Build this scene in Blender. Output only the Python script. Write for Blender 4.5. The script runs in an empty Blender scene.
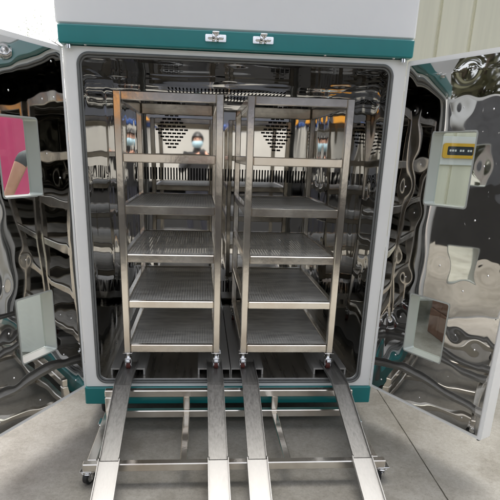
import bpy, math, random
import numpy as np
from mathutils import Vector, noise, Matrix
from mathutils.geometry import tessellate_polygon
random.seed(7)
SC = bpy.context.scene
S = 1.22            # design unit -> metres
ZF = 0.187          # floor lies at z = -ZF in design units
def T(p): return Vector((S*p[0], S*p[1], S*(p[2]+ZF)))
rad = math.radians

# ------------------------------------------------------------------ camera
yaw, pitch, roll = 0.0769, -0.3212, 0.0295
CAM = (-0.1277, -1.9825, 0.9074)
F = Vector((math.sin(yaw)*math.cos(pitch), math.cos(yaw)*math.cos(pitch), math.sin(pitch)))
R0 = Vector((math.cos(yaw), -math.sin(yaw), 0)); U0 = R0.cross(F)
Rv = R0*math.cos(roll)+U0*math.sin(roll); Uv = -R0*math.sin(roll)+U0*math.cos(roll)
cam = bpy.data.objects.new('camera', bpy.data.cameras.new('camera')); SC.collection.objects.link(cam)
m = Matrix((Rv, Uv, -F)).transposed().to_4x4(); m.translation = T(CAM); cam.matrix_world = m
cam.data.sensor_width = 36; cam.data.lens = 513.22/500*36
cam.data.shift_x = 11.845/500; cam.data.shift_y = 76.5/500
cam.data.clip_start = 0.05; cam.data.clip_end = 500
SC.camera = cam
# ------------------------------------------------------------------ world, sun, exposure
SUN_EL, SUN_AZ = rad(66), rad(2)       # azimuth from +Y towards +X
w = bpy.data.worlds.new('World'); SC.world = w; w.use_nodes = True
nt = w.node_tree; bg = nt.nodes['Background']; sky = nt.nodes.new('ShaderNodeTexSky')
sky.sky_type = 'NISHITA'; sky.sun_disc = False; sky.sun_elevation = SUN_EL; sky.sun_rotation = SUN_AZ
sky.air_density = 0.7; sky.dust_density = 6.0; sky.ozone_density = 0.2
hs = nt.nodes.new('ShaderNodeHueSaturation'); hs.inputs['Saturation'].default_value = .32
nt.links.new(sky.outputs[0], hs.inputs['Color']); nt.links.new(hs.outputs[0], bg.inputs[0]); bg.inputs[1].default_value = 0.14
sl = bpy.data.lights.new('sun', 'SUN'); sl.energy = 1.1; sl.angle = rad(45); sl.color = (1, .95, .88)
so = bpy.data.objects.new('sun', sl); SC.collection.objects.link(so)
sd = Vector((math.sin(SUN_AZ)*math.cos(SUN_EL), math.cos(SUN_AZ)*math.cos(SUN_EL), math.sin(SUN_EL)))
so.rotation_euler = sd.to_track_quat('Z', 'Y').to_euler(); so.location = (0, 0, 12)
SC.view_settings.view_transform = 'Standard'; SC.view_settings.look = 'None'
SC.view_settings.exposure = 1.7; SC.view_settings.gamma = 1
SC.cycles.max_bounces = 14; SC.cycles.glossy_bounces = 12; SC.cycles.diffuse_bounces = 5
SC.cycles.transparent_max_bounces = 16; SC.cycles.sample_clamp_indirect = 6
SC.cycles.use_denoising = True; SC.cycles.caustics_reflective = True

# ------------------------------------------------------------------ materials
def mat(name, col, rough=.5, metal=0., nscale=0, namt=.1, stretch=(1, 1, 1), bump=0., bscale=20., col2=None, rvar=0., coat=0.):
    M = bpy.data.materials.new(name); M.use_nodes = True; t = M.node_tree; b = t.nodes['Principled BSDF']
    b.inputs['Base Color'].default_value = (*col, 1); b.inputs['Roughness'].default_value = rough
    b.inputs['Metallic'].default_value = metal
    if coat: b.inputs['Coat Weight'].default_value = coat; b.inputs['Coat Roughness'].default_value = .08
    tc = t.nodes.new('ShaderNodeTexCoord')
    if nscale:
        mp = t.nodes.new('ShaderNodeMapping'); mp.inputs['Scale'].default_value = stretch
        t.links.new(tc.outputs['Object'], mp.inputs[0])
        n = t.nodes.new('ShaderNodeTexNoise'); n.inputs['Scale'].default_value = nscale; n.inputs['Detail'].default_value = 6; n.inputs['Roughness'].default_value = .62
        t.links.new(mp.outputs[0], n.inputs['Vector'])
        r = t.nodes.new('ShaderNodeValToRGB'); r.color_ramp.elements[0].position = .3; r.color_ramp.elements[1].position = .7
        c2 = col2 or tuple(max(0, c*(1-namt)) for c in col)
        r.color_ramp.elements[0].color = (*c2, 1); r.color_ramp.elements[1].color = (*col, 1)
        t.links.new(n.outputs[0], r.inputs[0]); t.links.new(r.outputs[0], b.inputs['Base Color'])
        if rvar:
            mr = t.nodes.new('ShaderNodeMapRange'); mr.inputs[1].default_value = .3; mr.inputs[2].default_value = .7
            mr.inputs[3].default_value = max(0, rough-rvar); mr.inputs[4].default_value = rough+rvar
            t.links.new(n.outputs[0], mr.inputs[0]); t.links.new(mr.outputs[0], b.inputs['Roughness'])
    if bump:
        mp2 = t.nodes.new('ShaderNodeMapping'); mp2.inputs['Scale'].default_value = stretch
        t.links.new(tc.outputs['Object'], mp2.inputs[0])
        n2 = t.nodes.new('ShaderNodeTexNoise'); n2.inputs['Scale'].default_value = bscale; n2.inputs['Detail'].default_value = 3
        t.links.new(mp2.outputs[0], n2.inputs['Vector'])
        bp = t.nodes.new('ShaderNodeBump'); bp.inputs['Distance'].default_value = bump; bp.inputs['Strength'].default_value = 1
        t.links.new(n2.outputs[0], bp.inputs['Height']); t.links.new(bp.outputs[0], b.inputs['Normal'])
    return M
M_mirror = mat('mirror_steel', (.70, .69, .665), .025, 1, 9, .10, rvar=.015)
M_mirror_dim = mat('mirror_steel_dimmed', (.44, .44, .425), .03, 1, 7, .12, rvar=.02)  # darker copy of the steel, puts the chamber's shade into the colour
M_mirror_lit = mat('mirror_steel_brightened', (.82, .81, .78), .03, 1, 7, .08, rvar=.01)  # lighter copy of the steel, keeps the back wall's reflection bright
M_tube = mat('polished_tube_steel', (.86, .84, .78), .15, .95, 3.5, .3, (1, 1, .7), .0004, 30, col2=(.62, .55, .47), rvar=.04)
M_brush = mat('brushed_steel', (.66, .64, .60), .30, 1, 30, .25, (1, .06, 1), .0004, 90, rvar=.08)
M_rampd = mat('worn_ramp_steel', (.29, .285, .27), .42, .75, 120, .40, (1, .05, 1), .0006, 80, rvar=.10)
M_rampl = mat('bright_ramp_steel', (.47, .46, .435), .50, .55, 90, .25, (1, .04, 1), .0003, 80, rvar=.06)
M_chrome = mat('chrome', (.85, .85, .85), .07, 1)
M_white = mat('white_paint', (.88, .88, .855), .38, 0, 5, .05, bump=.0002, bscale=120, coat=.15)
M_head = mat('pale_grey_paint', (.74, .745, .735), .36, 0, 3, .03, bump=.0002, bscale=140, coat=.15)
M_teal = mat('teal_paint', (.005, .185, .185), .33, 0, 6, .12, bump=.0002, bscale=100, coat=.2)
M_seal = mat('grey_rubber', (.15, .155, .15), .4, 0, 30, .2)
M_black = mat('black_rubber', (.02, .02, .02), .5, 0, 40, .3)
M_reveal = mat('window_reveal_grey', (.46, .48, .45), .35, .3, 4, .08)
M_dark = mat('dark_slot', (.01, .01, .01), .6)
M_red = mat('brown_red_wheel', (.16, .035, .025), .5, 0, 60, .5)
M_nylon = mat('white_nylon', (.75, .73, .66), .4, 0, 50, .1)
M_cream = mat('cream_wall_panel', (.78, .76, .59), .45, 0, 9, .16, (1, 1, .06), .0006, 30)
M_roof = mat('dark_roof_underside', (.035, .04, .05), .7, 0, 2, .4)
M_blueband = mat('blue_band_paint', (.02, .07, .26), .4, 0, 4, .1)
M_orange = mat('orange_paint', (.75, .33, .03), .4, 0, 4, .1)
M_vehicle = mat('white_vehicle_paint', (.40, .39, .36), .45, 0, 2, .10)
M_backdrop = mat('dark_backdrop', (.05, .055, .065), .7, 0, 1.5, .4)
M_pink = mat('pink_board', (.76, .09, .23), .55, 0, 2.2, .22)
M_skin = mat('skin', (.55, .30, .21), .5, 0, 30, .1)
M_jacket = mat('black_jacket_cloth', (.012, .013, .016), .75, 0, 40, .4, bump=.002, bscale=25)
M_grey = mat('dark_grey_cloth', (.05, .055, .06), .8, 0, 40, .3, bump=.002, bscale=25)
M_trous = mat('navy_trousers', (.02, .022, .035), .8, 0, 40, .4, bump=.002, bscale=18)
M_mask = mat('pale_blue_mask', (.42, .62, .72), .8, 0, 30, .08)
M_hair = mat('black_hair', (.012, .010, .009), .45, 0, 60, .5, (1, 1, .1), .002, 80)
M_phone = mat('dark_phone', (.03, .03, .035), .2)
M_carton = mat('brown_carton', (.17, .085, .055), .75, 0, 9, .35, bump=.001, bscale=30)
M_yellow = mat('yellow_frame', (.72, .42, .02), .35, 0, 8, .12)
M_lcd = mat('dark_display', (.03, .04, .05), .15)
M_bark = mat('bark', (.09, .065, .045), .85, 0, 12, .4)
M_leaf = mat('leaf_green', (.16, .19, .09), .6, 0, 3, .4)
_t = M_leaf.node_tree; _tl = _t.nodes.new('ShaderNodeBsdfTranslucent'); _tl.inputs[0].default_value = (.62, .66, .50, 1); _mx = _t.nodes.new('ShaderNodeMixShader'); _mx.inputs[0].default_value = .4
_t.links.new(_t.nodes['Principled BSDF'].outputs[0], _mx.inputs[1]); _t.links.new(_tl.outputs[0], _mx.inputs[2]); _t.links.new(_mx.outputs[0], _t.nodes['Material Output'].inputs[0])
M_table = mat('white_laminate', (.72, .74, .70), .3, 0, 5, .05)

def glass():
    M = bpy.data.materials.new('window_glass'); M.use_nodes = True; t = M.node_tree; t.nodes.clear()
    o = t.nodes.new('ShaderNodeOutputMaterial'); mx = t.nodes.new('ShaderNodeMixShader'); tr = t.nodes.new('ShaderNodeBsdfTransparent')
    tr.inputs[0].default_value = (.95, .98, .965, 1)
    g = t.nodes.new('ShaderNodeBsdfGlossy'); g.inputs['Roughness'].default_value = .02; fr = t.nodes.new('ShaderNodeFresnel')
    ge = t.nodes.new('ShaderNodeNewGeometry'); ior = t.nodes.new('ShaderNodeMapRange'); ior.inputs[3].default_value = 1.5; ior.inputs[4].default_value = 1/1.5
    t.links.new(ge.outputs['Backfacing'], ior.inputs[0]); t.links.new(ior.outputs[0], fr.inputs[0])
    t.links.new(fr.outputs[0], mx.inputs[0]); t.links.new(tr.outputs[0], mx.inputs[1]); t.links.new(g.outputs[0], mx.inputs[2]); t.links.new(mx.outputs[0], o.inputs[0])
    return M
M_glass = glass()

def perforated():
    M = bpy.data.materials.new('perforated_shelf_steel'); M.use_nodes = True; t = M.node_tree; b = t.nodes['Principled BSDF']
    b.inputs['Metallic'].default_value = .15
    tc = t.nodes.new('ShaderNodeTexCoord'); sp = t.nodes.new('ShaderNodeSeparateXYZ'); t.links.new(tc.outputs['Object'], sp.inputs[0])
    def mth(op, a, bb=None):
        n = t.nodes.new('ShaderNodeMath'); n.operation = op
        for i, v in enumerate((a, bb)):
            if v is None: continue
            if isinstance(v, (int, float)): n.inputs[i].default_value = v
            else: t.links.new(v, n.inputs[i])
        return n.outputs[0]
    PX, PY = .0135, .0115
    fx = mth('FRACT', mth('MULTIPLY', sp.outputs[0], 1/PX)); fy = mth('FRACT', mth('MULTIPLY', sp.outputs[1], 1/PY))
    ax = mth('ABSOLUTE', mth('SUBTRACT', fx, .5)); ay = mth('ABSOLUTE', mth('SUBTRACT', fy, .5))
    hole = mth('MULTIPLY', mth('LESS_THAN', ax, .24), mth('LESS_THAN', ay, .19))
    n = t.nodes.new('ShaderNodeTexNoise'); n.inputs['Scale'].default_value = 7; n.inputs['Detail'].default_value = 5
    mp = t.nodes.new('ShaderNodeMapping'); mp.inputs['Scale'].default_value = (1, 3, 1); t.links.new(tc.outputs['Object'], mp.inputs[0]); t.links.new(mp.outputs[0], n.inputs['Vector'])
    r = t.nodes.new('ShaderNodeValToRGB'); r.color_ramp.elements[0].position = .3; r.color_ramp.elements[1].position = .7
    r.color_ramp.elements[0].color = (.50, .48, .44, 1); r.color_ramp.elements[1].color = (.86, .84, .78, 1)
    t.links.new(n.outputs[0], r.inputs[0]); t.links.new(r.outputs[0], b.inputs['Base Color'])
    b.inputs['Roughness'].default_value = .42
    o = t.nodes['Material Output']; tr = t.nodes.new('ShaderNodeBsdfTransparent'); mx = t.nodes.new('ShaderNodeMixShader')
    t.links.new(hole, mx.inputs[0]); t.links.new(b.outputs[0], mx.inputs[1]); t.links.new(tr.outputs[0], mx.inputs[2]); t.links.new(mx.outputs[0], o.inputs[0])
    return M
M_perf = perforated()

def concrete():
    M = bpy.data.materials.new('concrete_floor'); M.use_nodes = True; t = M.node_tree; b = t.nodes['Principled BSDF']
    tc = t.nodes.new('ShaderNodeTexCoord')
    def nz(sc, det, ro=.6):
        n = t.nodes.new('ShaderNodeTexNoise'); n.inputs['Scale'].default_value = sc; n.inputs['Detail'].default_value = det; n.inputs['Roughness'].default_value = ro
        t.links.new(tc.outputs['Object'], n.inputs['Vector']); return n
    a = nz(1.1, 8, .65); c = nz(55, 6, .75); s = nz(9, 6, .7)
    r = t.nodes.new('ShaderNodeValToRGB'); r.color_ramp.elements[0].position = .3; r.color_ramp.elements[1].position = .72
    r.color_ramp.elements[0].color = (.19, .18, .16, 1); r.color_ramp.elements[1].color = (.29, .28, .25, 1)
    t.links.new(a.outputs[0], r.inputs[0])
    r2 = t.nodes.new('ShaderNodeValToRGB'); r2.color_ramp.elements[0].position = .33; r2.color_ramp.elements[1].position = .62
    r2.color_ramp.elements[0].color = (.80, .79, .77, 1); r2.color_ramp.elements[1].color = (1.05, 1.05, 1.04, 1)
    t.links.new(c.outputs[0], r2.inputs[0])
    r3 = t.nodes.new('ShaderNodeValToRGB'); r3.color_ramp.elements[0].position = .66; r3.color_ramp.elements[1].position = .80
    r3.color_ramp.elements[0].color = (1, 1, 1, 1); r3.color_ramp.elements[1].color = (1.35, 1.34, 1.3, 1)
    t.links.new(s.outputs[0], r3.inputs[0])
    m1 = t.nodes.new('ShaderNodeMixRGB'); m1.blend_type = 'MULTIPLY'; m1.inputs[0].default_value = 1
    m2 = t.nodes.new('ShaderNodeMixRGB'); m2.blend_type = 'MULTIPLY'; m2.inputs[0].default_value = 1
    t.links.new(r.outputs[0], m1.inputs[1]); t.links.new(r2.outputs[0], m1.inputs[2]); t.links.new(m1.outputs[0], m2.inputs[1]); t.links.new(r3.outputs[0], m2.inputs[2])
    vo = t.nodes.new('ShaderNodeTexVoronoi'); vo.feature = 'DISTANCE_TO_EDGE'; vo.inputs['Scale'].default_value = .7
    wv = nz(3.5, 5); ad = t.nodes.new('ShaderNodeMixRGB'); ad.blend_type = 'ADD'; ad.inputs[0].default_value = .35; t.links.new(tc.outputs['Object'], ad.inputs[1]); t.links.new(wv.outputs[1], ad.inputs[2]); t.links.new(ad.outputs[0], vo.inputs['Vector'])
    rv = t.nodes.new('ShaderNodeValToRGB'); rv.color_ramp.elements[0].position = 0; rv.color_ramp.elements[1].position = .004; rv.color_ramp.elements[0].color = (.9, .895, .885, 1); rv.color_ramp.elements[1].color = (1, 1, 1, 1); t.links.new(vo.outputs[0], rv.inputs[0])
    st = nz(2.6, 7, .7); rs = t.nodes.new('ShaderNodeValToRGB'); rs.color_ramp.elements[0].position = .36; rs.color_ramp.elements[1].position = .56; rs.color_ramp.elements[0].color = (.70, .68, .64, 1); rs.color_ramp.elements[1].color = (1.04, 1.04, 1.04, 1); t.links.new(st.outputs[0], rs.inputs[0])
    gr = nz(160, 3, .8); rg = t.nodes.new('ShaderNodeValToRGB'); rg.color_ramp.elements[0].position = .36; rg.color_ramp.elements[1].position = .44; rg.color_ramp.elements[0].color = (.72, .71, .7, 1); rg.color_ramp.elements[1].color = (1.03, 1.03, 1.03, 1); t.links.new(gr.outputs[0], rg.inputs[0])
    for rr_ in (rv, rs, rg):
        m3 = t.nodes.new('ShaderNodeMixRGB'); m3.blend_type = 'MULTIPLY'; m3.inputs[0].default_value = 1; t.links.new(m2.outputs[0], m3.inputs[1]); t.links.new(rr_.outputs[0], m3.inputs[2]); m2 = m3
    t.links.new(m2.outputs[0], b.inputs['Base Color']); b.inputs['Roughness'].default_value = .55
    bp = t.nodes.new('ShaderNodeBump'); bp.inputs['Distance'].default_value = .0015; t.links.new(c.outputs[0], bp.inputs['Height']); t.links.new(bp.outputs[0], b.inputs['Normal'])
    return M
M_floor = concrete()

# ------------------------------------------------------------------ mesh helpers
class MB:
    def __init__(s): s.v = []; s.f = []
    def add(s, vs, fs):
        n = len(s.v); s.v += [tuple(v) for v in vs]; s.f += [tuple(i+n for i in f) for f in fs]; return s
    def box(s, a, b, bev=0., fn=None):
        """axis-aligned box with chamfered edges"""
        x0, y0, z0 = [min(a[i], b[i]) for i in range(3)]; x1, y1, z1 = [max(a[i], b[i]) for i in range(3)]
        c = min(bev, (x1-x0)*.45, (y1-y0)*.45, (z1-z0)*.45)
        if c <= 0:
            vs = [(x0, y0, z0), (x1, y0, z0), (x1, y1, z0), (x0, y1, z0), (x0, y0, z1), (x1, y0, z1), (x1, y1, z1), (x0, y1, z1)]
            fs = [(0, 3, 2, 1), (4, 5, 6, 7), (0, 1, 5, 4), (1, 2, 6, 5), (2, 3, 7, 6), (3, 0, 4, 7)]
        else:
            import itertools
            X = (x0, x1); Y = (y0, y1); Z = (z0, z1); vs = []; idx = {}
            for i, j, k in itertools.product((0, 1), repeat=3):
                sx, sy, sz = (c if i == 0 else -c), (c if j == 0 else -c), (c if k == 0 else -c)
                idx[i, j, k, 0] = len(vs); vs.append((X[i], Y[j]+sy, Z[k]+sz))
                idx[i, j, k, 1] = len(vs); vs.append((X[i]+sx, Y[j], Z[k]+sz))
                idx[i, j, k, 2] = len(vs); vs.append((X[i]+sx, Y[j]+sy, Z[k]))
            fs = []
            cc = Vector(((x0+x1)/2, (y0+y1)/2, (z0+z1)/2))
            def q(l):
                P = [Vector(vs[i]) for i in l]; nn = (P[1]-P[0]).cross(P[2]-P[0]); g = sum(P, Vector())/len(P)-cc
                fs.append(tuple(l) if nn.dot(g) > 0 else tuple(l[::-1]))
            for i in (0, 1):
                q([idx[i, 0, 0, 0], idx[i, 1, 0, 0], idx[i, 1, 1, 0], idx[i, 0, 1, 0]])
                q([idx[0, i, 0, 1], idx[1, i, 0, 1], idx[1, i, 1, 1], idx[0, i, 1, 1]])
                q([idx[0, 0, i, 2], idx[1, 0, i, 2], idx[1, 1, i, 2], idx[0, 1, i, 2]])
                for j in (0, 1):
                    q([idx[i, j, 0, 0], idx[i, j, 1, 0], idx[i, j, 1, 1], idx[i, j, 0, 1]])
                    q([idx[i, 0, j, 0], idx[i, 1, j, 0], idx[i, 1, j, 2], idx[i, 0, j, 2]])
                    q([idx[0, i, j, 1], idx[1, i, j, 1], idx[1, i, j, 2], idx[0, i, j, 2]])
                    for k in (0, 1): q([idx[i, j, k, 0], idx[i, j, k, 1], idx[i, j, k, 2]])
        if fn: vs = [fn(v) for v in vs]
        return s.add(vs, fs)
    def cyl(s, c, axis, r, h, n=20, r2=None, hole=0):
        a = Vector(axis).normalized(); t = a.orthogonal().normalized(); u = a.cross(t); c = Vector(c); r2 = r if r2 is None else r2
        vs = []; 
        for k in range(n):
            d = t*math.cos(2*math.pi*k/n)+u*math.sin(2*math.pi*k/n)
            vs += [c-a*h/2+d*r, c+a*h/2+d*r2]
        fs = [(2*k, 2*((k+1) % n), 2*((k+1) % n)+1, 2*k+1) for k in range(n)]
        fs += [tuple(2*k for k in range(n))[::-1], tuple(2*k+1 for k in range(n))]
        return s.add(vs, fs)
    def torus(s, c, axis, R, r, n=28, m=10):
        a = Vector(axis).normalized(); t = a.orthogonal().normalized(); u = a.cross(t); c = Vector(c); vs = []; fs = []
        for k in range(n):
            d = t*math.cos(2*math.pi*k/n)+u*math.sin(2*math.pi*k/n)
            for j in range(m):
                b = 2*math.pi*j/m; vs.append(c+d*(R+r*math.cos(b))+a*r*math.sin(b))
        for k in range(n):
            for j in range(m): fs.append((k*m+j, ((k+1) % n)*m+j, ((k+1) % n)*m+(j+1) % m, k*m+(j+1) % m))
        return s.add(vs, fs)
    def dome(s, c, nrm, r, h=None, n=10):
        a = Vector(nrm).normalized(); t = a.orthogonal().normalized(); u = a.cross(t); c = Vector(c); h = h or r*.55
        vs = []; fs = []
        for i, (rr, hh) in enumerate(((1, 0), (.86, .5), (.5, .86))):
            for k in range(n): vs.append(c+(t*math.cos(2*math.pi*k/n)+u*math.sin(2*math.pi*k/n))*r*rr+a*h*hh)
        vs.append(c+a*h)
        for i in (0, 1):
            for k in range(n): fs.append((i*n+k, i*n+(k+1) % n, (i+1)*n+(k+1) % n, (i+1)*n+k))
        fs += [(2*n+k, 2*n+(k+1) % n, 3*n) for k in range(n)]
        return s.add(vs, fs)
    def tube(s, pts, rs, n=8, closed=False):
        P = [Vector(p) for p in pts]; N = len(P); rs = rs if isinstance(rs, (list, tuple)) else [rs]*N; vs = []; fs = []; t = None
        for i in range(N):
            a = (P[(i+1) % N] if (i < N-1 or closed) else P[i])-(P[i-1] if (i > 0 or closed) else P[i]); a.normalize()
            t = a.orthogonal().normalized() if t is None else (t-a*t.dot(a)).normalized(); u = a.cross(t)
            for k in range(n): vs.append(P[i]+(t*math.cos(2*math.pi*k/n)+u*math.sin(2*math.pi*k/n))*rs[i])
        for i in range(N if closed else N-1):
            j = (i+1) % N
            for k in range(n): fs.append((i*n+k, i*n+(k+1) % n, j*n+(k+1) % n, j*n+k))
        if not closed: fs += [tuple(range(n))[::-1], tuple((N-1)*n+k for k in range(n))]
        return s.add(vs, fs)
    def plate(s, outer, holes, h0, h1, fn):
        """flat plate with holes: outline in (a,b), thickness h0..h1, fn(a,b,h) -> point"""
        loops = [outer]+holes; flat = [p for l in loops for p in l]; n = len(flat)
        tris = tessellate_polygon([[Vector((p[0], p[1], 0)) for p in l] for l in loops])
        vs = [fn(p[0], p[1], h1) for p in flat]+[fn(p[0], p[1], h0) for p in flat]; fs = []
        up = (Vector(fn(0, 0, 1))-Vector(fn(0, 0, 0)))
        for t in tris:
            P = [Vector(vs[i]) for i in t]
            t = t if (P[1]-P[0]).cross(P[2]-P[0]).dot(up) > 0 else t[::-1]
            fs.append(tuple(t)); fs.append(tuple(i+n for i in t[::-1]))
        o = 0
        for l in loops:
            k = len(l)
            for i in range(k): a, b = o+i, o+(i+1) % k; fs.append((a, b, b+n, a+n))
            o += k
        return s.add(vs, fs)

def rrect(a0, b0, a1, b1, r, n=8):
    out = []
    for (ca, cb, st) in ((a1-r, b1-r, 0), (a0+r, b1-r, 90), (a0+r, b0+r, 180), (a1-r, b0+r, 270)):
        for k in range(n+1): t = rad(st+90*k/n); out.append((ca+r*math.cos(t), cb+r*math.sin(t)))
    return out

def thing(name, label, cat, loc, group=None, structure=False):
    o = bpy.data.objects.new(name, None); SC.collection.objects.link(o); o.location = T(loc); o.empty_display_size = .1
    if structure: o['kind'] = 'structure'
    o['label'] = label; o['category'] = cat
    if group: o['group'] = group
    return o
ORI = {}
def part(name, mb, m, parent=None, smooth=None, origin=None, label=None):
    """mb in design coordinates; parent = the Empty (or the mesh) it belongs to"""
    O = Vector((0, 0, 0))
    if parent is not None: O = ORI[parent.name] if parent.name in ORI else parent.location.copy()
    elif origin: O = T(origin)
    me = bpy.data.meshes.new(name); me.from_pydata([T(v)-O for v in mb.v], [], mb.f); me.update()
    import bmesh
    bm = bmesh.new(); bm.from_mesh(me); bmesh.ops.recalc_face_normals(bm, faces=bm.faces); bm.to_mesh(me); bm.free()
    if smooth is not None:
        me.polygons.foreach_set('use_smooth', [True]*len(me.polygons)); me.set_sharp_from_angle(angle=rad(smooth))
    me.materials.append(m)
    o = bpy.data.objects.new(name, me); SC.collection.objects.link(o)
    if parent is not None: o.parent = parent; ORI[o.name] = O
    else: o.location = O; ORI[o.name] = O
    if label: o['label'] = label
    return o
def tag(o, label=None, cat=None, kind=None, group=None):
    if kind: o['kind'] = kind
    if label: o['label'] = label
    if cat: o['category'] = cat
    if group: o['group'] = group
    return o
def copy_tree(o, parent=None):
    c = o.copy(); SC.collection.objects.link(c)
    if parent is not None: c.parent = parent
    for ch in list(o.children): copy_tree(ch, c)
    return c

def sheet(P0, A, B, nA, nB, amp, seed, scr=(), skip=None, wl=3.2, dimp=.0035, margin=.0, mb=None):
    """thin sheet metal skin, really buckled: P0 + a*A + b*B, pushed along A x B"""
    P0, A, B = Vector(P0), Vector(A), Vector(B); N = A.cross(B).normalized(); mb = mb or MB()
    LA, LB = A.length, B.length; ea, eb = A/LA, B/LB
    As = sorted(set([LA*i/nA for i in range(nA+1)]+[x for s in (skip or []) for x in (s[0], s[1])]))
    Bs = sorted(set([LB*i/nB for i in range(nB+1)]+[x for s in (skip or []) for x in (s[2], s[3])]))
    vs = []; fs = []
    for a in As:
        for b in Bs:
            q = Vector((a*wl*1.25+seed*7.3, b*wl*.72+seed*3.1, seed*1.7))
            h = amp*(noise.noise(q)+.45*noise.noise(q*2.1+Vector((5, 1, 2)))+.05*noise.noise(q*5+Vector((2, 2, 2))))
            for (sa, sb) in scr:
                d2 = (a-sa)**2+(b-sb)**2
                if d2 < .02: h -= dimp*math.exp(-d2/(.030**2))
            e = min(a, LA-a, b, LB-b); h *= min(1, max(0, e/.035))
            vs.append(P0+ea*a+eb*b+N*h)
    nb = len(Bs)
    for i in range(len(As)-1):
        for j in range(nb-1):
            ca, cb = (As[i]+As[i+1])/2, (Bs[j]+Bs[j+1])/2
            if skip and any(s[0] < ca < s[1] and s[2] < cb < s[3] for s in skip): continue
            fs.append((i*nb+j, (i+1)*nb+j, (i+1)*nb+j+1, i*nb+j+1))
    return mb.add(vs, fs)

# ================================================================== SETTING
g = MB(); g.add([(-70, -70, -ZF), (70, -70, -ZF), (70, 90, -ZF), (-70, 90, -ZF)], [(0, 1, 2, 3)])
floor = tag(part('floor', g, M_floor), kind='structure')
g = MB(); g.add([(-60, -60, -ZF+.004), (60, -60, -ZF+.004), (60, -3.0, -ZF+.004), (-60, -3.0, -ZF+.004)], [(0, 1, 2, 3)])  # near-black ground sheet added behind the camera to darken the reflections
M_dark_ground = mat('near_black_ground', (.012, .012, .012), .95, 0, 60, .5); M_dark_ground.node_tree.nodes['Principled BSDF'].inputs['Specular IOR Level'].default_value = .08
tag(part('dark_ground', g, M_dark_ground), kind='structure')
j = MB(); P = [(.764, .62), (.757, .28), (.744, .0), (.735, -.2), (.724, -.4), (.717, -.562), (.70, -.9), (.68, -1.6), (.60, -4)]
vs = []
for i, (x, y) in enumerate(P):
    for k in range(8 if i < len(P)-1 else 1):
        t = k/8; x2, y2 = P[min(i+1, len(P)-1)]; xx = x+(x2-x)*t; yy = y+(y2-y)*t
        wv = .0022+.0014*noise.noise(Vector((xx*3, yy*19, 1))); dx = .0015*noise.noise(Vector((yy*25, 3, 2)))
        vs += [(xx-wv+dx, yy, -ZF+.0006), (xx+wv+dx, yy, -ZF+.0006)]
j.add(vs, [(2*i, 2*i+1, 2*i+3, 2*i+2) for i in range(len(vs)//2-1)])
M_joint = mat('dirty_joint', (.05, .045, .03), .8, 0, 60, .5)
tag(part('floor_joint', j, M_joint), kind='structure')

# workshop: cream profiled wall behind, unseen dark roof added, its reach set for the light
wl = MB(); xs = -1.0; prof = []
x = -1.0
while x < 8.0:
    prof += [(x, 0), (x+.236, 0), (x+.243, .012), (x+.251, .012), (x+.255, .003), (x+.263, .012), (x+.268, 0)]; x += .2695
off = 1.735-.252+.0
k0 = round((off+1.0)/.2695); sh = off-(-1.0+k0*.2695)
vs = []
for (px, d) in prof: vs += [(px+sh, 2.5+d, -ZF), (px+sh, 2.5+d, 4.2)]
wl.add(vs, [(2*i, 2*i+2, 2*i+3, 2*i+1) for i in range(len(prof)-1)])
wshop = thing('workshop', 'cream ribbed metal wall of the workshop behind the cabinet with an unseen dark roof added over it', 'building', (2.5, 2.5, -ZF))
part('wall', wl, M_cream, wshop)
rf = MB(); RY = 1.7; RZ = 4.2
rf.box((-1.02, RY-.1, RZ), (8.0, 2.62, RZ+.1))
for i in range(9): rf.box((-1.0+i*1.1, RY, RZ-.18), (-.92+i*1.1, 2.49, RZ-.002))
part('roof', rf, M_roof, wshop)

# facing: white vehicle with blue band, seen in the mirrors
vh = thing('truck', 'long white box truck with blue top band and orange flash, mirrored in the chamber', 'truck', (0, -11.6, -ZF))
b = MB(); b.box((-3.4, -13, .18), (3.8, -11, 1.58), .04); part('body', b, M_vehicle, vh)
b = MB(); b.box((-3.42, -13.02, 1.60), (3.82, -10.98, 1.74), .02); part('band', b, M_blueband, vh)
b = MB(); pl = [(-2.7, 1.76), (-1.45, 1.76), (-1.65, 1.94), (-2.05, 2.14), (-2.5, 2.24), (-2.7, 2.24)]
b.plate(pl, [], -.5, .0, lambda a, c, h: (a, -11.0-h-.02, c)); part('roof_fairing', b, M_orange, vh)
for x in (-2.6, 2.0, 2.9):
    b = MB(); b.torus((x, -11.02, .10), (0, 1, 0), .2, .085); b.cyl((x, -11.02, .1), (0, 1, 0), .16, .1); part('wheel', b, M_black, vh, 40)
b = MB(); b.box((-3.3, -12.9, .02), (3.7, -11.12, .178)); part('chassis', b, M_dark, vh)
bd = thing('backdrop', 'dark warehouse added behind the white truck to keep sky out of the mirrors', 'building', (0, -13.6, -ZF))  # dark block added so no sky shows above the truck's reflection
b = MB(); b.box((-9, -16, -ZF), (11, -13.6, 3.6)); part('wall', b, M_backdrop, bd)
b = MB(); b.box((-9.1, -16.1, 3.602), (11.1, -13.4, 3.75)); part('roof', b, M_roof, bd)

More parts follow.
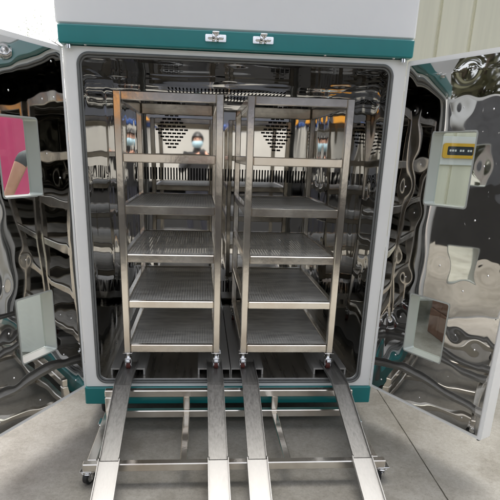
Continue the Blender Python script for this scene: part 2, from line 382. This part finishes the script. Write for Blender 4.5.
# tree far off at the upper left
tr = thing('tree', 'sparse tree washed out by the bright sky beyond the open left door', 'tree', (-3.0, 13.0, -ZF))
tk = MB(); tk.tube([(-3.0, 13, -ZF), (-3.05, 13, 1.5), (-2.95, 13.1, 3.0), (-3.0, 13, 4.4)], [.14, .11, .08, .03])
for k in range(16):
    a = random.uniform(0, 6.28); z0 = random.uniform(1.6, 4.0); L = random.uniform(.7, 1.5)
    p = Vector((-3, 13, z0)); q = p+Vector((math.cos(a)*L, math.sin(a)*L, L*random.uniform(.2, .7)))
    tk.tube([p, (p+q)/2+Vector((0, 0, .08)), q], [.035, .02, .008], 5)
    for _ in range(9):
        e = p.lerp(q, random.uniform(.3, 1)); e2 = e+Vector([random.uniform(-.45, .45), random.uniform(-.3, .3), random.uniform(-.05, .45)])
        tk.tube([e, (e+e2)/2+Vector((.03, 0, .03)), e2], [.007, .005, .003], 4)
part('trunk', tk, M_bark, tr, 40)
cr = MB(); cs = [(Vector((-3, 13, 3.3))+Vector((random.gauss(0, .75), random.gauss(0, .6), random.gauss(0, .75)))) for k in range(60)]
for k in range(2600):
    c = random.choice(cs)+Vector([random.gauss(0, .16) for _ in range(3)])
    a = Vector([random.uniform(-1, 1) for _ in range(3)]).normalized(); t = a.orthogonal().normalized(); s = random.uniform(.010, .024)
    cr.add([c-a*s*1.6, c+t*s*.7, c+a*s*1.6, c-t*s*.7], [(0, 1, 2, 3)])
part('crown', cr, M_leaf, tr)

def leafy(x, y, h, seed, label, n=1500):  # trees added out of view to break up and darken the reflections
    rn = random.Random(seed); t = thing('tree', label, 'tree', (x, y, -ZF), 'trees added out of view for the mirror reflections')
    tk = MB(); tk.tube([(x, y, -ZF), (x+.05, y, h*.3), (x-.04, y+.05, h*.6), (x, y, h*.85)], [.13, .10, .07, .03])
    cs = []
    for k in range(12):
        a = rn.uniform(0, 6.28); z0 = rn.uniform(h*.25, h*.8); L = rn.uniform(.5, 1.1); p = Vector((x, y, z0)); q = p+Vector((math.cos(a)*L, math.sin(a)*L, L*rn.uniform(.2, .7)))
        tk.tube([p, (p+q)/2+Vector((0, 0, .06)), q], [.04, .025, .01], 5); cs += [q, p.lerp(q, .6)]
    part('trunk', tk, M_bark, t, 40); cr = MB()
    for k in range(n):
        c = rn.choice(cs)+Vector([rn.gauss(0, .26) for _ in range(3)]); a = Vector([rn.uniform(-1, 1) for _ in range(3)]).normalized(); tt = a.orthogonal().normalized(); s = rn.uniform(.05, .09)
        cr.add([c-a*s*1.5, c+tt*s*.7, c+a*s*1.5, c-tt*s*.7], [(0, 1, 2, 3)])
    part('crown', cr, M_leafd, t)
M_leafd = mat('dark_leaf', (.085, .085, .04), .6, 0, 2, .5)
for i, (x, y, h, d) in enumerate(((-6.2, -3.2, 3.6, 'nearest the truck'), (-7.0, -1.5, 4.4, 'second from the truck'), (-6.4, .3, 3.9, 'third from the truck'), (-7.2, 1.6, 4.6, 'farthest from the truck'))):
    leafy(x, y, h, 40+i, 'dark leafy tree added out of view on the left for the mirrors, '+d)
# ================================================================== CABINET
cab = thing('test_chamber', 'big white and teal cabinet with both mirror-lined doors standing open', 'test chamber', (0, .6, -ZF))
H = 1.2234; OW = .55; CW = .569; DP = 1.12
b = MB(); b.plate(rrect(-.6, -.02, .6, 1.245, .004, 2), [rrect(-OW, 0, OW, H, .036, 10)], 0, .035, lambda a, c, h: (a, .0+h, c))
b.box((-.6, .036, -.02), (-.585, 1.2, 1.245), .003); b.box((.585, .036, -.02), (.6, 1.2, 1.245), .003)
b.box((-.584, 1.18, -.02), (.584, 1.2, 1.245)); b.box((-.584, .036, 1.235), (.584, 1.179, 1.245)); b.box((-.584, .036, -.02), (.584, 1.179, -.012))
body = part('body', b, M_white, cab, 30)
b = MB()
for off_, rr, yy in ((.0015, .0050, .0), (-.006, .0042, .008)):
    L = rrect(-OW-off_, -off_, OW+off_, H+off_, .036+off_, 10)
    b.tube([(x, yy, z) for x, z in L], rr, 8, True)
part('door_seal', b, M_seal, cab, 50)
# chamber lining
lin = MB()
scrL = [(a, c) for a in (.12, .52, .95) for c in (.08, .42, .78, 1.12)]
sheet((-CW, DP, 0), (0, -DP+.036, 0), (0, 0, H), 70, 70, .0032, 1, scrL, mb=lin)
sheet((CW, .036, 0), (0, DP-.036, 0), (0, 0, H), 70, 70, .0032, 2, scrL, mb=lin)
sheet((-CW, .036, H), (0, DP-.036, 0), (2*CW, 0, 0), 60, 60, .0035, 3, [(a, c) for a in (.1, .55, 1.0) for c in (.06, .57, 1.08)], mb=lin)
lining = part('lining', lin, M_mirror_dim, cab, 60)
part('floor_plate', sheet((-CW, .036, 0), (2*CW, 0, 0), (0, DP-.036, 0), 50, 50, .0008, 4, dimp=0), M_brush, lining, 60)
part('back_panel', sheet((-CW, DP, 0), (0, 0, H), (2*CW, 0, 0), 40, 40, .0007, 5, dimp=.0), M_mirror_lit, lining, 60)
# vents: hexagonal slot groups and louvre rows, black plates standing for shaded openings
for cx in (-.295, .30):
    v = MB(); rows = 11
    for i in range(rows):
        z = 1.035+(i-5)*.0185; n = max(2, 7-abs(i-5))
        for k in range(n):
            xx = cx+(k-(n-1)/2)*.0265+0
            v.box((xx-.0108, DP-.0030, z-.0045), (xx+.0108, DP-.0012, z+.0045), .0008)
    part('vent', v, M_dark, lining)
v = MB(); x = -.50
while x < .51:
    v.box((x-.0040, DP-.0032, .765), (x+.0040, DP-.0012, .832), .0008); x += .0165
part('vent', v, M_dark, lining)
v = MB(); x = -.30
while x < .31:
    v.box((x-.0035, .93, H-.010), (x+.0035, 1.0, H-.006), .0008); x += .019
part('vent', v, M_dark, lining)
v = MB(); x = -.50
while x < .51:
    v.box((x-.0042, DP-.0032, .10), (x+.0042, DP-.0012, .17), .0008); x += .0165
part('vent', v, M_dark, lining)
for (a, c) in scrL:
    part('screw', MB().dome((-CW-.002, DP-a, c), (1, 0, 0), .006), M_chrome, lining, 60); part('screw', MB().dome((CW+.002, .036+a, c), (-1, 0, 0), .006), M_chrome, lining, 60)
# guide tracks on the chamber floor under the ramp ends
RX = (-.4375, -.0665, .0735, .4405)
for i, cx in enumerate(RX):
    t_ = MB(); wd = .072
    pr = [(-wd, .0008), (-wd, .032), (wd, .032), (wd, .0008), (wd-.007, .0008), (wd-.007, .025), (-wd+.007, .025), (-wd+.007, .0008)]
    if i == 1: pr = [(min(a, .068), c) for a, c in pr]
    if i == 2: pr = [(max(a, -.068), c) for a, c in pr]
    t_.plate(pr, [], 0, 1, lambda a, c, h, cx=cx: (cx+a, .07+h*.95, c)); part('guide_track', t_, M_rampl, cab)
# teal top band, head and base
b = MB(); b.box((-.605, -.030, 1.2475), (.608, 1.21, 1.305), .004); band = part('top_band', b, M_teal, cab)
b = MB(); b.box((-.612, -.022, 1.3065), (.612, 1.215, 1.86), .006); head = part('head_housing', b, M_head, cab)
b = MB(); b.box((-.606, -.012, -.097), (.606, 1.2, -.0215), .004); base = part('base_band', b, M_teal, cab)
for cx, sgn in ((-.082, -1), (.079, 1)):
    k = MB(); z = 1.281
    k.plate(rrect(-.035, -.011, .035, .011, .003, 3), [[(-.026, 0), (-.023, .004), (-.019, 0), (-.023, -.004)], [(.019, 0), (.023, .004), (.027, 0), (.023, -.004)]], 0, .004, lambda a, c, h, cx=cx: (cx+a, -.0305-h, z+c))
    k.box((cx-.012, -.050, z-.010), (cx-.003, -.035, z+.016), .002); k.box((cx+.003, -.047, z-.012), (cx+.010, -.035, z+.012), .002)
    k.box((cx-.012, -.058, z+.011), (cx+.012, -.031, z+.017), .002); k.box((cx-.024, -.0445, z-.004), (cx+.026, -.035, z+.005), .002)
    k.dome((cx-.023, -.035, z), (0, -1, 0), .004); k.dome((cx+.023, -.035, z+.001), (0, -1, 0), .004)
    part('latch', k, M_chrome, band, 50)
for x in (-.52, .30, .545): part('screw', MB().dome((x, -.012, 1.2474), (0, 0, -1), .005), M_chrome, band, 50)
for x in (-.575, .578): part('hinge_pin', MB().cyl((x, -.014, 1.2400), (0, 0, 1), .009, .012, 14), M_chrome, band, 50)
for x in (-.545, .545):
    for y in (.10, 1.08):
        c = MB(); c.torus((x, y, -ZF+.044), (1, 0, 0), .031, .013, 28, 8); w_ = part('wheel', c, M_black, cab, 60)
        c = MB(); c.cyl((x, y, -ZF+.044), (1, 0, 0), .024, .022, 22); c.dome((x-.011, y, -ZF+.044), (-1, 0, 0), .014); part('hub', c, M_nylon, w_, 40)
        c = MB(); c.box((x-.02, y-.014, -.12), (x-.0155, y+.03, -.0975), .002); c.box((x+.0155, y-.014, -.12), (x+.02, y+.03, -.0975), .002); c.box((x-.03, y-.03, -.1035), (x+.03, y+.03, -.0975), .002)
        part('caster_bracket', c, M_chrome, w_)

# doors
DL = .515; Z0, Z1 = -.018, 1.240
WIN = [(.155, .325, .760, 1.005), (.155, .325, .200, .430)]
def door(side, ang, seed):
    a = rad(ang); hx = side*.598; hy = -.003
    d = Vector((side*math.sin(a), -math.cos(a), 0)); n = Vector((-side*math.cos(a), -math.sin(a), 0)); TH = .052
    def P(u, z, h): return Vector((hx, hy, 0))+d*u+n*h+Vector((0, 0, z))
    b = MB(); holes = [rrect(w0, z0, w1, z1, .010, 4) for (w0, w1, z0, z1) in WIN]
    b.plate(rrect(.004, Z0, DL, Z1, .006, 3), holes, -TH, 0, lambda u, z, h: P(u, z, h))
    dr = part('door', b, M_white, cab, 30)
    u0, u1, z0, z1 = .020, DL-.016, Z0+.014, Z1-.016
    scr = [(u, z) for u in (.045, .24, .425) for z in (.04, .30, .56, .82, 1.08, 1.19)]+[(u, z) for u in (.10, .345) for z in (.17, .33, .49, .73, .90, 1.07)]
    if side < 0: A0 = P(u0, z0, .004); SA, SB = Vector((0, 0, z1-z0)), d*(u1-u0)
    sk = [(w0-u0, w1-u0, zz0-z0, zz1-z0) for (w0, w1, zz0, zz1) in WIN]
    mb = MB(); N = d.cross(Vector((0, 0, 1)))
    if N.dot(n) > 0: sheet(P(u0, z0, .004), d*(u1-u0), Vector((0, 0, z1-z0)), 96, 200, WAVE, seed, scr, sk, wl=2.6, dimp=DIMP, mb=mb)
    else: sheet(P(u0, z0, .004), d*(u1-u0), Vector((0, 0, z1-z0)), 96, 200, -WAVE, seed, scr, sk, wl=2.6, dimp=-DIMP, mb=mb)
    part('mirror_panel', mb, M_mirror, dr, 60)
    for (u, z) in scr:
        if any(s[0]-.006 < u < s[1]+.006 and s[2]-.006 < z < s[3]+.006 for s in sk): continue
        part('screw', MB().dome(P(u+u0, z+z0, .003-DIMP*.6), n, .0036, .0028), M_chrome, dr, 60)
    for (w0, w1, zz0, zz1) in WIN:
        b = MB(); b.plate(rrect(w0-.002, zz0-.002, w1+.002, zz1+.002, .011, 4), [rrect(w0+.001, zz0+.001, w1-.001, zz1-.001, .009, 4)], 0, .0025, lambda u, z, h: P(u, z, .0045+h*.5))
        b.plate(rrect(w0+.0005, zz0+.0005, w1-.0005, zz1-.0005, .0095, 4), [rrect(w0+.003, zz0+.003, w1-.003, zz1-.003, .008, 4)], -TH+.001, .0062, lambda u, z, h: P(u, z, h))
        wf = part('window_frame', b, M_reveal, dr, 40)
        b = MB(); b.plate(rrect(w0+.003, zz0+.003, w1-.003, zz1-.003, .008, 4), [], -TH+.004, -TH+.009, lambda u, z, h: P(u, z, h)); part('glass', b, M_glass, dr)
    b = MB()
    b.cyl(P(DL-.02, Z0-.006, -.02), (0, 0, 1), .006, .012, 12); part('door_bolt', b, M_dark, dr, 40)
    for z in (.06, 1.17): part('hinge', MB().cyl(Vector((hx+side*.002, hy+.012, z)), (0, 0, 1), .006, .05, 14), M_chrome, dr, 40)
    b = MB(); b.box((0, 0, 0), (.02, .03, .20), .006, lambda v: P(DL-.06+v[0], .50+v[2], -TH-.002-v[1])); part('handle', b, M_black, dr)
    return P
WAVE, DIMP = .0031, .0006
PL = door(-1, 27, 11)
DL = .528
PR = door(1, 29, 23)

# ================================================================== TROLLEYS
LV = [(1.087, 1.118), (.873, .905), (.682, .715), (.494, .5265), (.306, .336), (.112, .146)]
def trolley(x0):
    X0, X1, Y0, Y1 = x0, x0+.4, .047, .764; pw = .028
    t = thing('shelf_trolley', 'x', 'trolley', ((X0+X1)/2, (Y0+Y1)/2, .032), 'steel shelf trolleys parked inside the chamber')
    for x in (X0, X1-pw):
        for y in (Y0, Y1-pw):
            b = MB(); b.box((x, y, .112), (x+pw, y+pw, 1.118), .003); part('post', b, M_tube, t)
    for i, (a, c) in enumerate(LV):
        b = MB()
        for y in (Y0+.002, Y1-pw+.004): b.box((X0+pw+.0004, y, a), (X1-pw-.0004, y+.022, c), .003)
        for x in (X0+.003, X1-.025): b.box((x, Y0+pw+.0004, a), (x+.022, Y1-pw-.0004, c), .003)
        f_ = part('shelf', b, M_tube, t)
        b = MB(); b.box((X0+.0255, Y0+.0245, c-.006), (X1-.0255, Y1-.0265, c-.0045))
        part('shelf_plate', b, M_perf if i else M_mirror_dim, f_)  # top plate takes the darkened steel so its underside reads as shaded
    for x in (X0+pw/2, X1-pw/2):
        for y in (Y0+pw/2+.002, Y1-pw/2):
            c = MB(); c.cyl((x, y+.004, .0522), (1, 0, 0), .0195, .016, 24); wq = part('wheel', c, M_red, t, 40)
            c = MB(); c.cyl((x-.0085, y+.004, .0522), (1, 0, 0), .010, .004, 16); c.cyl((x+.0085, y+.004, .0522), (1, 0, 0), .010, .004, 16)
            for s in (-1, 1): c.box((x+s*.0125-.0018, y-.006, .045), (x+s*.0125+.0018, y+.014, .088), .001)
            c.box((x-.0142, y-.020, .078), (x+.0142, y+.020, .090), .003); c.cyl((x, y, .1), (0, 0, 1), .009, .021, 16); c.box((x-.02, y-.020, .1085), (x+.02, y+.02, .1115), .001)
            c.box((x-.010, y-.030, .070), (x+.010, y-.019, .080), .002)
            part('caster_fork', c, M_chrome, wq, 40)
    return t
t1 = trolley(-.447); t1['label'] = 'left of the two six-level steel shelf trolleys inside the chamber'
t2 = copy_tree(t1); t2.location = t1.location+Vector((S*.487, 0, 0)); t2['label'] = 'right of the two six-level steel shelf trolleys inside the chamber'

# ================================================================== LOADING CART WITH RAMPS
ct = thing('ramp_cart', 'low stainless cart with four channel ramps leading up into the chamber', 'loading cart', (0, -.25, -ZF))
b = MB(); b.box((-.525, -.457, -.127), (.527, -.428, -.097), .003); part('front_beam', b, M_tube, ct)
b = MB(); b.box((-.512, -.078, -.034), (.505, -.050, -.004), .003); part('rear_beam', b, M_tube, ct)
b = MB(); b.box((-.483, -.078, -.127), (.477, -.050, -.095), .003); part('lower_beam', b, M_tube, ct)
for x in (-.512, .477):
    b = MB(); b.box((x, -.0785, -.127), (x+.028, -.0495, -.0345), .003); part('post', b, M_tube, ct)
    b = MB(); b.box((x-.003, -.4275, -.126), (x+.031, -.0795, -.098), .003); part('side_beam', b, M_tube, ct)
for x in (-.197, .168):
    b = MB(); b.box((x, -.074, -.0945), (x+.026, -.054, -.0345), .003); part('strut', b, M_tube, ct)
    b = MB(); b.box((x, -.4275, -.125), (x+.026, -.0785, -.103), .003); part('cross_bar', b, M_tube, ct)
for x in (-.512, .520):
    for y in (-.430, -.10):
        c = MB(); c.cyl((x, y, -ZF+.024), (1, -.5, 0), .024, .016, 24); wq = part('wheel', c, M_black, ct, 40)
        c = MB(); c.cyl((x, y, -ZF+.024), (1, -.5, 0), .015, .020, 18)
        c.cyl((x, y, -.137), (0, 0, 1), .024, .008, 20, .014); c.box((x-.024, y-.024, -.1325), (x+.024, y+.024, -.1275), .001)
        for s in (-1, 1): c.box((x+s*.014-.0015, y-.012, -.168), (x+s*.014+.0015, y+.012, -.136), .0005)
        part('caster_fork', c, M_chrome, wq, 40)
def ramp(cx, dxb):
    hw = .033; t = .0025; lip = .014
    path = [(.13, .0345), (-.085, .0345), (-.105, .031), (-.445, -.0925)]
    def channel(pts, hw, m, nm, par, z_off=0):
        b = MB(); vs = []; fs = []
        pf = [(-hw, lip), (-hw, 0), (hw, 0), (hw, lip), (hw-t, lip), (hw-t, t), (-hw+t, t), (-hw+t, lip)]
        for (y, z) in pts:
            f = cx+dxb*(y-.13)/(-.575)
            for (a, c) in pf: vs.append((f+a, y, z+c+z_off))
        k = len(pf)
        for i in range(len(pts)-1):
            for q in range(k): fs.append((i*k+q, i*k+(q+1) % k, (i+1)*k+(q+1) % k, (i+1)*k+q))
        for e in (0, len(pts)-1):
            fs += [(e*k+0, e*k+1, e*k+6, e*k+7), (e*k+1, e*k+2, e*k+5, e*k+6), (e*k+2, e*k+3, e*k+4, e*k+5)]
        b.add(vs, fs); return part(nm, b, m, par)
    r = channel(path, hw, M_rampd, 'ramp', ct)
    channel([(-.447, -.0945), (-.66, -.178)], hw+.003, M_rampl, 'ramp_extension', r)
    b = MB(); b.cyl((cx+dxb, -.447, -.098), (1, 0, 0), .004, 2*hw-.004, 10); part('hinge', b, M_tube, r, 40)
for cx, d in zip((-.4320, -.0680, .0760, .4390), (-.004, .003, -.005, .003)): ramp(cx, d)

# ================================================================== PEOPLE
def person(name, label, base, face, joints, radii, edges, matf, mats, height):
    """base: design coords of the feet; joints in metres, x right, y forward, z up"""
    me = bpy.data.meshes.new(name); me.from_pydata([Vector(j) for j in joints], edges, [])
    o = bpy.data.objects.new(name+'_tmp', me); SC.collection.objects.link(o)
    sk = o.modifiers.new('s', 'SKIN'); 
    for i, r in enumerate(radii):
        me.skin_vertices[0].data[i].radius = (r, r) if not isinstance(r, tuple) else r
    me.skin_vertices[0].data[0].use_root = True
    sb = o.modifiers.new('b', 'SUBSURF'); sb.levels = 2
    dg = bpy.context.evaluated_depsgraph_get(); m2 = bpy.data.meshes.new_from_object(o.evaluated_get(dg)); bpy.data.objects.remove(o)
    m2.name = name
    for m_ in mats: m2.materials.append(m_)
    for p in m2.polygons: p.material_index = matf(p.center); p.use_smooth = True
    r = bpy.data.objects.new(name, m2); SC.collection.objects.link(r); r.location = T(base); r.rotation_euler = (0, 0, face)
    r['label'] = label; r['category'] = 'person'
    return r
def human(name, label, base, face, lhand, rhand, lelb, relb, m_top, m_leg, sleeve_end, h=1.62, bend=0., hold=False):
    J = []; Rr = []; E = []
    def add(p, r, par=None):
        J.append(p); Rr.append(r); 
        if par is not None: E.append((par, len(J)-1))
        return len(J)-1
    k = h/1.7; b = bend
    pel = add((0, 0, .95*k), (.155*k, .115*k)); wst = add((0, b*.3, 1.08*k), (.135*k, .10*k), pel); ch = add((0, b*.7, 1.28*k), (.165*k, .12*k), wst)
    nb = add((0, b, 1.42*k), (.09*k, .075*k), ch); nk = add((0, b+.01, 1.48*k), .052*k, nb)
    for s, hand, elb in ((-1, lhand, lelb), (1, rhand, relb)):
        sh = add((s*.165*k, b, 1.385*k), .06*k, ch); e = add(elb, .045*k, sh); hv = Vector(hand)-Vector(elb)
        w_ = add(tuple(Vector(elb)+hv*.95), .028*k, e); pa = add(tuple(Vector(hand)+hv.normalized()*.045), (.036*k, .022*k), w_)
        side = Vector((-s, 0, .25)).normalized(); fw = (Vector((-s*.55, 0, .6)) if hold else hv.normalized()).normalized()
        up = hv.normalized().cross(side).normalized()
        for fi in range(4):
            o_ = up*(.027-.018*fi); L = (.030, .034, .032, .024)[fi]
            f1 = add(tuple(Vector(J[pa])+hv.normalized()*.03+o_), .0085, pa); f2 = add(tuple(Vector(J[f1])+fw*L), .008, f1); add(tuple(Vector(J[f2])+(fw+side*.8).normalized()*L*.8), .0065, f2)
        th = add(tuple(Vector(J[w_])+hv.normalized()*.035+up*.03+side*.012), .011, w_); add(tuple(Vector(J[th])+(up+hv.normalized()).normalized()*.035), .009, th)
    for s in (-1, 1):
        hp = add((s*.09*k, 0, .88*k), .095*k, pel); kn = add((s*.11*k, .04, .49*k), .062*k, hp); an = add((s*.12*k, -.01, .10*k), .042*k, kn)
        ft = add((s*.13*k, .10, .045*k), (.045*k, .035*k), an); add((s*.135*k, .17, .035*k), (.04*k, .028*k), ft)
    hz = 1.575*k
    h1 = add((0, b+.03, 1.55*k), (.060*k, .075*k), nk); h2 = add((0, b+.035, 1.62*k), (.072*k, .088*k), h1); add((0, b+.02, 1.675*k), (.06*k, .075*k), h2)
    def mf(c):
        if c.z > 1.50*k and abs(c.x) < .12: return 0
        for hand, elb in ((lhand, lelb), (rhand, relb)):
            t = (c-Vector(elb)).dot(Vector(hand)-Vector(elb))/((Vector(hand)-Vector(elb)).length_squared)
            dd = (c-Vector(elb)-(Vector(hand)-Vector(elb))*min(1, max(0, t))).length
            if t > sleeve_end and dd < .09: return 0
        if c.z < .07*k: return 3
        return 2 if c.z < .93*k else 1
    p = person(name, label, base, face, J, Rr, E, mf, [M_skin, m_top, m_leg, M_black], h)
    def child(nm, mb, m_):
        me = bpy.data.meshes.new(nm); me.from_pydata(mb.v, [], mb.f); me.update(); me.polygons.foreach_set('use_smooth', [True]*len(me.polygons)); me.materials.append(m_)
        o = bpy.data.objects.new(nm, me); SC.collection.objects.link(o); o.parent = p; return o
    # hair cap, mask, eyes, ears, nose
    c0 = Vector((0, b+.02, 1.635*k))
    def shell(rx, ry, rz, cond, n=22, m_=14, c0=c0):
        mb = MB(); vs = {}; 
        def V(i, j_):
            if (i, j_) not in vs:
                th = math.pi*j_/m_; ph = 2*math.pi*i/n
                vs[i, j_] = len(mb.v); mb.v.append((c0.x+rx*math.sin(th)*math.cos(ph), c0.y+ry*math.sin(th)*math.sin(ph), c0.z+rz*math.cos(th)))
            return vs[i, j_]
        for i in range(n):
            for j_ in range(m_):
                th = math.pi*(j_+.5)/m_; ph = 2*math.pi*(i+.5)/n
                q = Vector((math.sin(th)*math.cos(ph), math.sin(th)*math.sin(ph), math.cos(th)))
                if cond(q): mb.f.append((V(i, j_), V((i+1) % n, j_), V((i+1) % n, j_+1), V(i, j_+1)))
        return mb
    child('hair', shell(.092*k, .112*k, .115*k, lambda q: q.z > .52 or (q.y < .25 and q.z > -.75)), M_hair)
    child('face_mask', shell(.080*k, .105*k, .085*k, lambda q: q.y > .1 and -.95 < q.z < .42, c0=Vector((0, b+.025, 1.572*k))), M_mask)
    e = MB()
    for s in (-1, 1): e.dome((s*.030*k, b+.112*k, 1.645*k), (0, 1, 0), .010, .005)
    child('eye', e, M_dark)
    return p
cx, cy = -.18, -2.30
dz = 1.62/1.7
# phone: the camera looks through its lens
ph_rel = ((CAM[0]-cx)*S, (CAM[1]-cy)*S-.02, (CAM[2]+ZF)*S)
ph = human('person', 'person in a black jacket and pale blue face mask holding up a phone', (cx, cy, -ZF), 0,
      (ph_rel[0]-.075, ph_rel[1]-.075, ph_rel[2]-.045), (ph_rel[0]+.075, ph_rel[1]-.075, ph_rel[2]-.045),
      (-.23, .14, 1.10), (.26, .14, 1.08), M_jacket, M_trous, .93, 1.60, .03, True)
pb = MB(); pc = T(CAM)
me = MB(); q = Vector(CAM)+Vector((0, -.018, -.03)); me.box((q.x-.030, q.y-.006, q.z-.062), (q.x+.030, q.y-.0005, q.z+.056), .003)
me.cyl((CAM[0], CAM[1]-.0165, CAM[2]), (0, 1, 0), .006, .003, 16)
tag(part('phone', me, M_phone, None, origin=(q.x, q.y, q.z-.06)), 'dark phone held up by the person in the black jacket', 'phone')

# beyond the left door window: pink board and a person's arm
cam0 = Vector(CAM)
def ray(u, v): return Rv*((u-250+11.845)/513.22)-Uv*((v-250-76.5)/513.22)+F
def at_y(u, v, y): d = ray(u, v); return cam0+d*((y-cam0.y)/d.y)
A = at_y(2, 150, 1.1)
pk = thing('notice_board', 'plain pink board seen through the upper window of the left door', 'board', (A.x, 1.2, -ZF))
b = MB(); b.box((A.x-.75, 1.19, .25), (A.x+.19, 1.215, 1.17), .003); part('panel', b, M_pink, pk)
b = MB()
for x in (A.x-.70, A.x+.13): b.box((x, 1.217, -ZF), (x+.03, 1.245, 1.13), .003)
part('stand', b, M_tube, pk)
wc = at_y(34, 322, .8)  # white box added in place of the bright outdoors behind this window
b = MB(); b.box((wc.x-.55, .80, -ZF+.0005), (wc.x+.22, 1.12, .245), .008); b.box((wc.x-.56, .79, .246), (wc.x+.23, 1.13, .275), .008)
tag(part('window_filler', b, M_table, None, origin=(wc.x-.2, .95, -ZF)), 'white lidded box added to show bright through the lower window of the left door', 'box')
hnd = at_y(10, 188, .55); elb = at_y(23, 158, .55)
bx, by = -.815, .72
def rel(p): return ((p.x-bx)*S, (p.y-by)*S, (p.z+ZF)*S)
le = rel(elb); hh = rel(hnd+Vector((0, 0, -.06)))
p2 = human('person', 'person mostly behind the left door, bare forearm showing in its upper window', (bx, by, -ZF), 0,
      (hh[0]-.03, hh[1], hh[2]), (.17, .04, .82), (le[0], le[1]+.0, le[2]), (.19, -.02, 1.08), M_grey, M_trous, .12, 1.58)

# beyond the right door windows
A = at_y(460, 151, 2.47)
sg = thing('display_sign', 'yellow-framed dark display on the cream wall behind the right door', 'sign', (A.x, 2.48, A.z-.1))
b = MB(); b.plate(rrect(-.15, -.06, .15, .06, .02, 4), [rrect(-.115, -.035, .115, .035, .01, 4)], 0, .035, lambda a, c, h: (A.x+a, 2.492-h, A.z+c)); part('frame', b, M_yellow, sg)
b = MB(); b.box((A.x-.118, 2.47, A.z-.038), (A.x+.118, 2.492, A.z+.038)); scn = part('screen', b, M_lcd, sg)
fc = bpy.data.curves.new('digits', 'FONT'); fc.body = '00:00'; fc.size = .065*S; fc.extrude = .002; fc.align_x = 'CENTER'; fc.align_y = 'CENTER'
b = MB()
for i in range(9):
    if i in (3, 6): continue
    x = A.x-.092+i*.0225
    b.box((x, 2.466, A.z-.006), (x+.015, 2.4695, A.z+.010)); 
part('characters', b, M_table, scn)
b = MB(); b.box((A.x-.42, 2.478, A.z-.115), (A.x+.40, 2.495, A.z+.115), .003); part('mount_board', b, M_table, sg)
B = at_y(425, 325, 1.7)
tb = thing('work_table', 'white work table seen through the lower window of the right door', 'table', (B.x, 1.7, -ZF))
b = MB(); b.box((B.x-.45, 1.35, .30), (B.x+.75, 2.05, .33), .004); part('table_top', b, M_table, tb)
for x in (B.x-.40, B.x+.66):
    for y in (1.39, 1.97):
        b = MB(); b.box((x, y, -ZF), (x+.04, y+.04, .2985), .003); part('leg', b, M_white, tb)
b = MB(); b.box((B.x-.38, 1.42, -.03), (B.x+.68, 1.99, -.01), .003); part('shelf', b, M_table, tb)
Cc = at_y(447, 330, 1.05)
for i in range(4):
    z = -ZF+.0005+i*.17; o = .012*math.sin(i*2.3)
    b = MB(); b.box((Cc.x-.05+o, .95+o, z), (Cc.x+.22+o, 1.22+o, z+.168), .004); b.box((Cc.x-.052+o, 1.07+o, z+.02), (Cc.x+.222+o, 1.10+o, z+.1688), .0)
    lab = ('brown carton lying on the floor at the bottom of the stack', 'second brown carton from the floor in the stack', 'third brown carton from the floor in the stack', 'brown carton on top of the stack')[i]
    tag(part('carton', b, M_carton, None, origin=(Cc.x+.08, 1.08, z)), lab+' behind the right door', 'carton', group='cartons stacked behind the right door')
